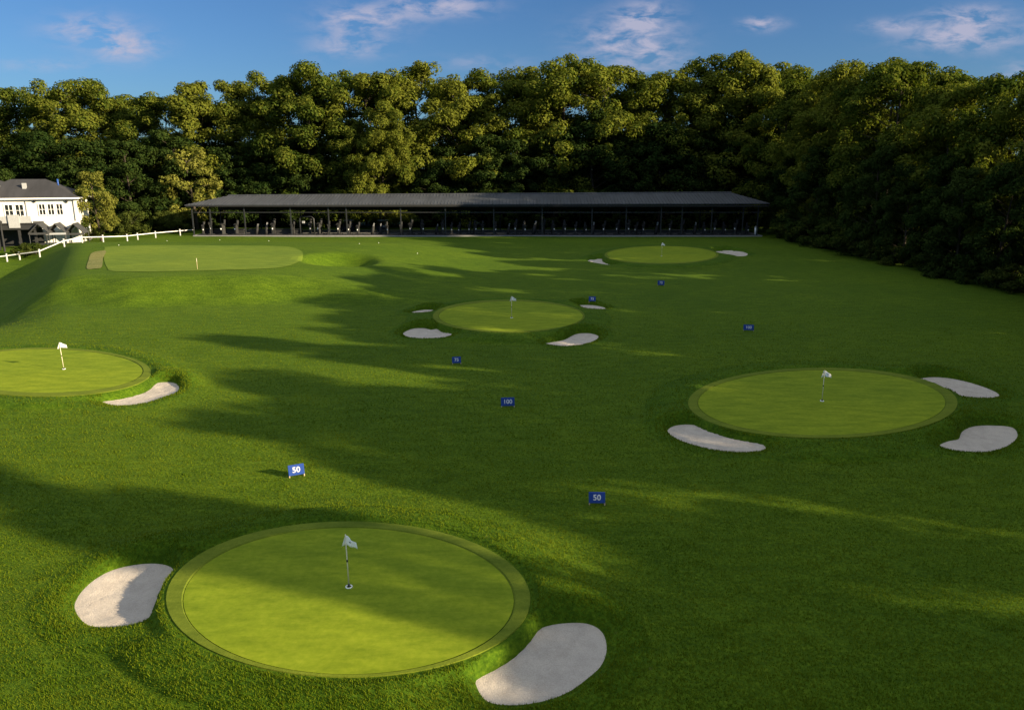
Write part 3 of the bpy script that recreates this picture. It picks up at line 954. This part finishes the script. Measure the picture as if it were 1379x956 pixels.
px_posts = [260, 284, 330, 392, 443, 467, 540, 600, 665, 730, 797, 843, 890, 918, 958, 1000, 1020]
for u in px_posts:
    x = u_to_x(u, 300, YF + 0.7)
    MB().box(S(x, YF + 0.7, 2.95), (0.2, 0.2, 5.4)).build('post', M_STEEL, shed)
for k in range(14):
    x = XL + 1.5 + (XR - XL - 3) * k / 13
    MB().box(S(x, YB - 1.0, 2.95), (0.2, 0.2, 5.4)).build('back_post', M_DARK, shed)
for k in range(9):
    x = XL + 4 + (XR - XL - 8) * k / 8
    MB().box(S(x, RY, 5.25), (0.14, YB - YF - 2.2, 0.2)).build('tie_beam', M_DARK, shed)

# bay equipment along the front of the shed
def make_divider():
    root = empty('bay_divider')
    MB().box((0, 0, 0.06), (0.95, 1.3, 0.12)).build('base', M_RUBBER, root, bevel=0.02)
    MB().box((0, 0.1, 0.75), (0.34, 0.7, 1.3)).build('cabinet', M_DARK, root, bevel=0.03)
    MB().box((0, -0.05, 1.52), (0.5, 0.75, 0.08), rx=R(18)).build('tray', M_DARK, root)
    MB().tube([(0.1, 0.3, 1.3), (0.16, 0.42, 2.15)], [0.17, 0.2], 10).build('club_holder', M_DARK, root, True)
    MB().tube([(0.0, -0.32, 0.72), (0.0, -0.34, 0.92)], [0.07, 0.10], 10).build('ball_bucket', M_WHITE, root, True)
    return root


def make_bag():
    root = empty('golf_bag')
    MB().tube([(0, 0, 0), (0.1, 0.1, 0.7), (0.2, 0.2, 1.35)], [0.24, 0.26, 0.22], 10).build('bag_body', M_RUBBER, root, True)
    for sx in (-1, 1): MB().tube([(0.18, 0.18, 1.1), (0.18 + sx * 0.35, 0.75, 0)], 0.03, 6).build('leg', M_STEEL, root)
    mb_ = MB()
    for k in range(6):
        a = k * 1.05
        p0 = Vector((0.2 + 0.1 * math.cos(a), 0.2 + .1 * math.sin(a), 1.3)); p1 = p0 + Vector((.09, .09, 0.42 + 0.05 * (k % 3)))
        mb_.tube([p0, p1], 0.014, 5); mb_.box(p1, (0.1, 0.05, 0.05))
    mb_.build('clubs', M_GREYP, root)
    return root


bays = [284, 300, 318, 345, 368, 430, 456, 482, 501, 521, 540, 553, 569, 587, 608, 632, 650, 667, 684, 706, 731, 745, 775, 798, 813, 831, 846, 866, 883, 902, 962, 990, 274, 358, 394, 418, 443, 470, 512, 596, 618, 640, 694, 718, 760, 788, 856, 918, 935, 948, 975, 1006]
div0 = make_divider(); bag0 = make_bag()
nd_ = nb_ = 0
for i, u in enumerate(bays):
    v_ = random.uniform(0, 0.7)
    x = u_to_x(u, 312, YF + 1.9 + v_)
    if i % 5 == 3:
        o = bag0 if nb_ == 0 else copy_tree(bag0); nb_ += 1
        tag(o, 'dark stand bag of clubs on the tee line under the shed roof', 'golf bag', 'golf bags along the tee line')
    else:
        o = div0 if nd_ == 0 else copy_tree(div0); nd_ += 1
        tag(o, 'dark bay divider with a pale bucket on the tee line under the shed roof', 'bay divider', 'bay dividers along the tee line')
    o.location = (x, YF + 1.9 + v_, 0.29 if False else 0.24)
    o.rotation_euler = (0, 0, random.uniform(-0.5, 0.5))
    s = random.uniform(1.0, 1.35); o.scale = (s, s, s)

# low dark counters at the end near the house
for i, (u0, u1, lab) in enumerate([(272, 330, 'long low dark counter at the house end of the shed'), (336, 408, 'low dark counter beside the arched frame in the shed')]):
    x0, x1 = u_to_x(u0, 312, YF + 3), u_to_x(u1, 312, YF + 3)
    t = empty('counter', ((x0 + x1) / 2, YF + 3.0, 0.24)); w = x1 - x0
    MB().box((0, 0, 0.95), (w, 0.7, 0.08)).build('worktop', M_STEEL, t)
    MB().box((0, 0.05, 0.455), (w - 0.3, 0.5, 0.91)).build('front_panel', M_DARK, t)
    tag(t, lab, 'counter')
# arched frame with a pale box
x = u_to_x(414, 312, YF + 1.6); fr = empty('arched_frame', (x, YF + 1.6, 0.24))
MB().tube([(-1.3, 0, 0), (-1.3, 0, 3.0), (-1.1, 0, 3.3), (0.9, 0, 3.3), (1.3, 0, 2.9), (1.3, 0, 0)], 0.14, 8).build('frame', M_STEEL, fr, True)
MB().box((0, 0, 0.08), (3.0, 0.9, 0.14)).build('base', M_DARK, fr)
MB().box((-0.6, -0.1, 2.3), (0.45, 0.25, 0.4)).build('screen', M_GREYP, fr, bevel=0.02)
tag(fr, 'dark arched frame with a small pale screen under the shed roof', 'frame')


def golf_cart(u, lab):
    x = u_to_x(u, 312, YB - 4)
    t = empty('golf_cart', (x, YB - 4.2, 0.24))
    bo = MB(); bo.box((0, 0, 0.62), (2.5, 1.1, 0.5)).box((-0.95, 0, 0.95), (0.5, 1.05, 0.3)); bo.build('body', M_DARK, t, bevel=0.1)
    MB().box((0.35, 0, 1.0), (0.6, 1.0, 0.25)).box((0.62, 0, 1.35), (0.12, 1.0, 0.6), ry=R(10)).build('seat', M_GREYP, t, bevel=0.04)
    MB().box((0.1, 0, 2.15), (2.0, 1.2, 0.12)).build('canopy', M_GREYP, t, bevel=0.05)
    for sx in (-0.8, 0.95):
        for sy in (-0.52, 0.52):
            MB().tube([(sx, sy, 0.8), (sx + (0.15 if sx < 0 else -.1), sy, 2.1)], 0.03, 6).build('roof_strut', M_STEEL, t)
            MB().tube([(sx * 0.95, sy - 0.1, 0.28), (sx * 0.95, sy + 0.1, 0.28)], 0.28, 14).build('wheel', M_RUBBER, t)
    tag(t, lab, 'golf cart', 'golf carts behind the tee line')


golf_cart(516, 'parked golf cart with a dark canopy under the shed roof, left of its middle')
golf_cart(470, 'parked golf cart under the shed roof between two close posts')
x = u_to_x(1018, 312, YF + 1.2); bn = empty('waste_bin', (x, YF + 1.2, 0.24))
MB().tube([(0, 0, 0), (0, 0, 1.35)], [0.26, 0.3], 14).build('bin_body', M_WHITE, bn, True)
MB().tube([(0, 0, 1.35), (0, 0, 1.5), (0, 0, 1.6)], [0.33, 0.3, 0.1], 14).build('lid', M_GREYP, bn, True)
tag(bn, 'white round bin at the wood end of the shed', 'bin')

# balls lying in the grass in front of the shed
bpx = [(225, 325), (296, 324), (362, 325), (160, 331), (484, 329), (510, 328), (562, 342)]
bm = bmesh.new(); bmesh.ops.create_icosphere(bm, subdivisions=2, radius=0.05); bme = bpy.data.meshes.new('golf_ball'); bm.to_mesh(bme); bm.free()
bme.polygons.foreach_set('use_smooth', [True] * len(bme.polygons))
for u, v in bpx:
    p = ground_hit(u, v)
    o = link('golf_ball', bme, M_WHITE); o.location = (p[0], p[1], p[2] + 0.075)
    tag(o, 'white golf ball lying in the grass in front of the shed', 'golf ball', 'golf balls in the grass')

# ------------------------------------------------------------------ white fence
fpx = [(-28, 356, 117), (10, 352, 117.5), (27, 349.5, 118), (54, 346, 119), (88, 340, 113), (112, 334, 117.5), (140, 331, 124), (172, 327, 128), (186, 325, 131), (210, 321.5, 135), (243, 317.5, 139.5), (262, 315.5, 142)]
fp = []
for u, v, y in fpx:
    if u <= 60:
        fp.append(Vector(ground_hit(u, v + 0.5)))
    else:
        x = u_to_x(u, v, y); fp.append(Vector((x, y, zg(x, y))))
fence = empty('white_fence', fp[0])
tag(fence, 'white post and rail fence running from the house up to the shed', 'fence')
for p in fp:
    q = p - fp[0]
    mb = MB().box(q + Vector((0, 0, 0.5)), (0.13, 0.13, 1.3)); mb.box(q + Vector((0, 0, 1.17)), (0.17, 0.17, 0.05))
    mb.build('post', M_FENCE, fence)
for a, b in zip(fp[:-1], fp[1:]):
    d = (b - a)
    MB().box((a + b) / 2 - fp[0] + Vector((0, -0.1, 0.88)), (d.length + 0.06, 0.05, 0.14), rz=math.atan2(d.y, d.x), ry=-math.asin(d.z / d.length)).build('rail', M_FENCE, fence)

# ------------------------------------------------------------------ white clubhouse
hy = 124.0
hx = u_to_x(102, 290, hy)
HZ = -0.6
ROT = R(17)
house = empty('white_house', (hx, hy, HZ), ROT)
tag(house, 'white rendered house with dark hip roofs and a raised terrace', 'house')
# local axes: x to the right along the front, -y towards the field; the origin is the front right corner
WW, EH, LV = 11.6, 8.1, 4.4    # wing width, eave height, floor level of the upper storey
MB().box((-WW / 2, 4.5, EH / 2 - 0.6), (WW, 9.0, EH + 1.2)).build('wall', M_WALL, house)
MB().box((-WW - 6.0, 3.6, 5.0 - .6), (12.0, 10.6, 11.2)).build('block_wall', M_WALL, house)


def hip(x0, x1, y0, y1, ze, zr, ov, name, inset=None):
    x0 -= ov; x1 += ov; y0 -= ov; y1 += ov
    iy = (y1 - y0) / 2 if inset is None else inset
    m = MB()
    t = [(x0, y0, ze), (x1, y0, ze), (x1, y1, ze), (x0, y1, ze), (x0 + iy, (y0 + y1) / 2, zr), (x1 - iy, (y0 + y1) / 2, zr)]
    b = [(p[0], p[1], p[2] - 0.02) for p in t[:4]]
    m.add(t + b, [(0, 1, 5, 4), (1, 2, 5), (2, 3, 4, 5), (3, 0, 4), (6, 9, 8, 7), (0, 6, 7, 1), (1, 7, 8, 2), (2, 8, 9, 3), (3, 9, 6, 0)])
    r = m.build(name, M_SHINGLE, house)
    g = MB()
    for a, bb in ((t[0], t[1]), (t[1], t[2]), (t[2], t[3]), (t[3], t[0])):
        a, bb = Vector(a), Vector(bb); d = bb - a
        g.box((a + bb) / 2 + Vector((0, 0, -0.15)), (d.length + 0.1, 0.12, 0.24), rz=math.atan2(d.y, d.x))
    g.build('gutter', M_WHITE, r)
    return r


wr = hip(-WW - 3, 0, 0, 9.0, EH + 0.05, EH + 2.9, 0.7, 'roof', 5.5)
br = hip(-WW - 12, -WW, -1.7, 8.9, 10.05, 12.3, 0.6, 'block_roof', 4)
MB().tube([(-2.9, 4.0, EH + 1.4), (-2.9, 4.0, EH + 2.9)], 0.13, 10).build('flue', M_FLUE, wr, True)
MB().box((-7.3, 2.0, EH + 1.3), (0.55, 0.5, 2.0)).build('chimney', M_GREYP, wr)
MB().tube([(-WW - 0.3, -1.4, 10.0), (-WW - 0.3, -1.4, 11.6)], 0.12, 8).build('vent_pipe', M_WHITE, br)
MB().tube([(-0.06, -0.12, EH - .1), (-0.06, -0.12, LV)], 0.07, 6).tube([(-6.9, -0.12, EH - .1), (-6.9, -0.12, LV)], 0.07, 6).build('downpipes', M_GREYP, house)


def window(x, z, w, h, y=0.0, mull=1, tra=1):
    f = MB(); t = 0.12
    for sx in (-1, 1): f.box((x + sx * (w / 2), y - 0.05, z), (t, 0.14, h + t))
    for sz in (-1, 1): f.box((x, y - 0.05, z + sz * (h / 2)), (w - t, 0.138, t))
    for k in range(mull): f.box((x - w / 2 + w * (k + 1) / (mull + 1), y - 0.05, z), (0.07, 0.12, h - t))
    for k in range(tra): f.box((x, y - 0.048, z - h / 2 + h * (k + 1) / (tra + 1)), (w - t, 0.10, 0.06))
    fo = f.build('window', M_WHITE, house)
    MB().box((x, y - 0.012, z), (w - 0.02, 0.03, h - 0.02)).build('pane', M_GLASS, fo)


for x in (-9.4, -7.9): window(x, LV + 1.75, 1.2, 1.9)
for x in (-4.7, -3.45, -2.2): window(x, LV + 1.85, 0.95, 1.75)
for x in (-WW - 1.9, -WW - 3.3, -WW - 5.5): window(x, 8.2, 1.2, 1.6, -1.7)
for x in (-WW - 1.6, -WW - 2.9, -WW - 5.5): window(x, LV + 1.1, 1.1, 2.1, -1.7, 1, 0)
for x, y, z in ((-10.8, -0.12, LV + 2.3), (-5.6, -0.12, LV + 3.2), (-1.0, -0.12, LV + 3.1)):
    MB().tube([(x, y, z - 0.2), (x, y - 0.12, z + 0.2)], [0.12, 0.2], 8).build('wall_lamp', M_DARK, house)
# terrace with grey screens on a dark undercroft
MB().box((-9.0, -2.4, LV - 0.15), (8.6, 4.4, 0.3)).build('terrace_deck', M_DARK, house)
MB().box((-9.0, -4.52, LV - 0.55), (8.7, 0.16, 0.9)).build('terrace_beam', M_DARK, house)
MB().box((-15.5, -3.4, LV - 0.5), (4.4, 3.2, 1.0)).build('side_deck', M_DARK, house)
for x, w in ((-12.4, 1.4), (-10.8, 1.5), (-9.2, 1.5), (-6.2, 1.8)):
    MB().box((x, -4.5, LV + 0.55), (w, 0.06, 1.05)).build('balustrade_panel', M_GREYP, house)
for k in range(8): MB().box((-13.2 + k * 1.15, -4.45, LV + 0.6), (0.08, 0.08, 1.2)).build('balustrade_post', M_WHITE, house)
MB().box((-7.6, -4.62, LV + 0.3), (1.5, 0.3, 2.0)).build('screen_panel', M_GREYP, house)
for x in (-13.0, -10.2, -7.2, -5.0): MB().box((x, -4.3, LV / 2 - 0.6), (0.32, 0.32, LV + .6)).build('terrace_post', M_DARK, house)
MB().box((-9, -1.2, 1.6), (8.4, 0.2, 4.4)).build('undercroft_wall', M_DARK, house)

# pitched awnings beside the terrace, each a shelter of its own
for i, (ax_, ay_, lab) in enumerate([(-4.3, -3.6, 'charcoal pitched awning next to the house terrace'), (-2.2, -2.6, 'charcoal pitched awning between two others below the house windows'), (0.2, -1.8, 'charcoal pitched awning nearest the small bright tree')]):
    q = Matrix.Rotation(ROT, 3, 'Z') @ Vector((ax_, ay_, 0)) + Vector((hx, hy, HZ))
    t = empty('awning', q, ROT)
    w, d = 2.9, 3.4
    m = MB(); e, r_ = 2.9 - .15 * i, 4.35 - .1 * i
    prof = [(-w / 2, e), (0, r_), (w / 2, e), (w / 2 - .02, e - .1), (0, r_ - 0.12), (-w / 2 + .02, e - .1)]
    vs = [(p[0], y_, p[1]) for y_ in (-d / 2, d / 2) for p in prof]
    m.add(vs, [(0, 1, 7, 6), (1, 2, 8, 7), (2, 3, 9, 8), (3, 4, 10, 9), (4, 5, 11, 10), (5, 0, 6, 11), (0, 5, 4, 1), (1, 4, 3, 2), (6, 7, 10, 11), (7, 8, 9, 10)])
    m.build('canopy', M_AWN, t)
    MB().box((0, -d / 2 - 0.02, e - 0.12), (w, 0.03, 0.3)).build('valance', M_GREYP if i == 1 else M_AWN, t)
    for sx in (-1, 1):
        for sy in (-1, 1): MB().tube([(sx * (w / 2 - .1), sy * (d / 2 - .1), -1.0), (sx * (w / 2 - .1), sy * (d / 2 - .1), e)], 0.06, 6).build('leg', M_STEEL, t)
    tag(t, lab, 'awning', 'pitched awnings beside the terrace')

# lamp post in front of the house
x, y = u_to_x(6, 335, 116), 116; lp = empty('lamp_post', (x, y, zg(x, y)))
MB().tube([(0, 0, -0.2), (0, 0, 4.0)], [0.16, 0.12], 8).build('pole', M_DARK, lp)
MB().tube([(0, 0, 4.0), (0, 0, 4.25), (0, 0, 4.6), (0, 0, 4.75)], [0.12, 0.24, 0.28, 0.08], 8).build('lantern', M_DARK, lp)
tag(lp, 'dark lamp post by the white fence in front of the house', 'lamp post')

# ------------------------------------------------------------------ light and sky
EL = R(17.0)
SUN_XY = Vector((1.0, -0.40)).normalized()
sun_dir = Vector((SUN_XY.x * math.cos(EL), SUN_XY.y * math.cos(EL), math.sin(EL)))
sd = bpy.data.lights.new('sun', 'SUN'); sd.energy = 5.0; sd.angle = R(0.5); sd.color = (1.0, 0.81, 0.52)
so = bpy.data.objects.new('sun', sd); COL.objects.link(so)
so.rotation_euler = (-sun_dir).to_track_quat('-Z', 'Y').to_euler()
so.location = (60, -30, 60)

w = bpy.data.worlds.new('World'); scene.world = w; w.use_nodes = True
nt = w.node_tree
bg = nt.nodes['Background']
sky = nd(nt, 'ShaderNodeTexSky'); sky.sky_type = 'NISHITA'; sky.sun_disc = False
sky.sun_elevation = EL; sky.sun_rotation = math.atan2(SUN_XY.x, SUN_XY.y)
sky.air_density = 1.0; sky.dust_density = 0.6; sky.ozone_density = 2.0; sky.altitude = 50
bg.inputs['Strength'].default_value = 0.06
# thin clouds, placed by direction on the sky
tc = nd(nt, 'ShaderNodeTexCoord'); sep = nd(nt, 'ShaderNodeSeparateXYZ'); nt.links.new(tc.outputs['Generated'], sep.inputs[0])


def mth(op, a, b=None, c=None, clamp=False):
    n = nd(nt, 'ShaderNodeMath', operation=op); n.use_clamp = clamp
    for s_, v_ in zip(n.inputs, (a, b, c)):
        if v_ is None: continue
        if hasattr(v_, 'node'): nt.links.new(v_, s_)
        else: s_.default_value = v_
    return n.outputs[0]


yy = mth('MAXIMUM', sep.outputs['Y'], 0.02)
az = mth('DIVIDE', sep.outputs['X'], yy); el = mth('DIVIDE', sep.outputs['Z'], yy)
tot = None
for u, v, ru, rv, amp in [(122, 40, 60, 16, .85), (168, 64, 48, 15, 1.0), (490, 28, 62, 17, 1.0), (470, 62, 55, 14, .7), (590, 8, 70, 14, 1.0), (870, 22, 40, 16, 1.0), (845, 55, 70, 26, .95), (880, 80, 50, 16, .55), (1027, 33, 30, 8, 1.0), (1300, 50, 85, 17, 1.0), (1310, 22, 60, 12, .9), (1200, 36, 40, 8, .6), (1385, 100, 40, 16, .6), (650, 85, 60, 9, .35), (60, 88, 90, 8, .3)]:
    d = ray(u, v); a0, e0 = d[0] / d[1], d[2] / d[1]
    sa, se = ru / F_PX * 0.8, rv / F_PX * 0.95
    t1 = mth('MULTIPLY', mth('SUBTRACT', az, a0), 1 / sa); t2 = mth('MULTIPLY', mth('SUBTRACT', el, e0), 1 / se)
    q = mth('ADD', mth('MULTIPLY', t1, t1), mth('MULTIPLY', t2, t2))
    g_ = mth('MULTIPLY', mth('POWER', 2.718, mth('MULTIPLY', q, -1.0)), amp)
    tot = g_ if tot is None else mth('ADD', tot, g_)
cv = nd(nt, 'ShaderNodeCombineXYZ'); nt.links.new(az, cv.inputs[0]); nt.links.new(mth('MULTIPLY', el, 2.6), cv.inputs[1])
n1 = nd(nt, 'ShaderNodeTexNoise'); n1.inputs['Scale'].default_value = 24; n1.inputs['Detail'].default_value = 7; n1.inputs['Roughness'].default_value = 0.6; n1.inputs['Distortion'].default_value = 0.3
nt.links.new(cv.outputs[0], n1.inputs['Vector'])
cl = mth('MULTIPLY', tot, mth('SUBTRACT', mth('MULTIPLY', n1.outputs['Fac'], 4.4), 1.7, clamp=True))
cl = mth('MINIMUM', cl, 0.78, clamp=True)
mx = nd(nt, 'ShaderNodeMix', data_type='RGBA'); nt.links.new(cl, mx.inputs[0]); nt.links.new(mixc(nt, 1.0, sky.outputs[0], (0.275, 0.44, 0.68), 'MULTIPLY'), mx.inputs[6])
mx.inputs[7].default_value = (3.1, 3.0, 3.8, 1)
# unseen bright cloud added overhead to fill the shaded ground
n2 = nd(nt, 'ShaderNodeTexNoise'); n2.inputs['Scale'].default_value = 2.2; n2.inputs['Detail'].default_value = 5
nt.links.new(tc.outputs['Generated'], n2.inputs['Vector'])
mr = nd(nt, 'ShaderNodeMapRange', interpolation_type='SMOOTHSTEP')
nt.links.new(sep.outputs['Z'], mr.inputs['Value']); mr.inputs['From Min'].default_value = 0.27; mr.inputs['From Max'].default_value = 0.62
sky_fill = mth('MULTIPLY', mr.outputs[0], mth('ADD', mth('MULTIPLY', n2.outputs['Fac'], 1.1), 0.3, clamp=True))
mv = nd(nt, 'ShaderNodeMix', data_type='RGBA'); nt.links.new(sky_fill, mv.inputs[0]); nt.links.new(mx.outputs[2], mv.inputs[6])
mv.inputs[7].default_value = (4.7, 5.15, 5.4, 1)
nt.links.new(mv.outputs[2], bg.inputs['Color'])

scene.view_settings.view_transform = 'Standard'
scene.view_settings.look = 'None'
scene.view_settings.exposure = 1.47
scene.view_settings.gamma = 1.0
scene.cycles.max_bounces = 6
scene.cycles.diffuse_bounces = 3
scene.cycles.transmission_bounces = 3
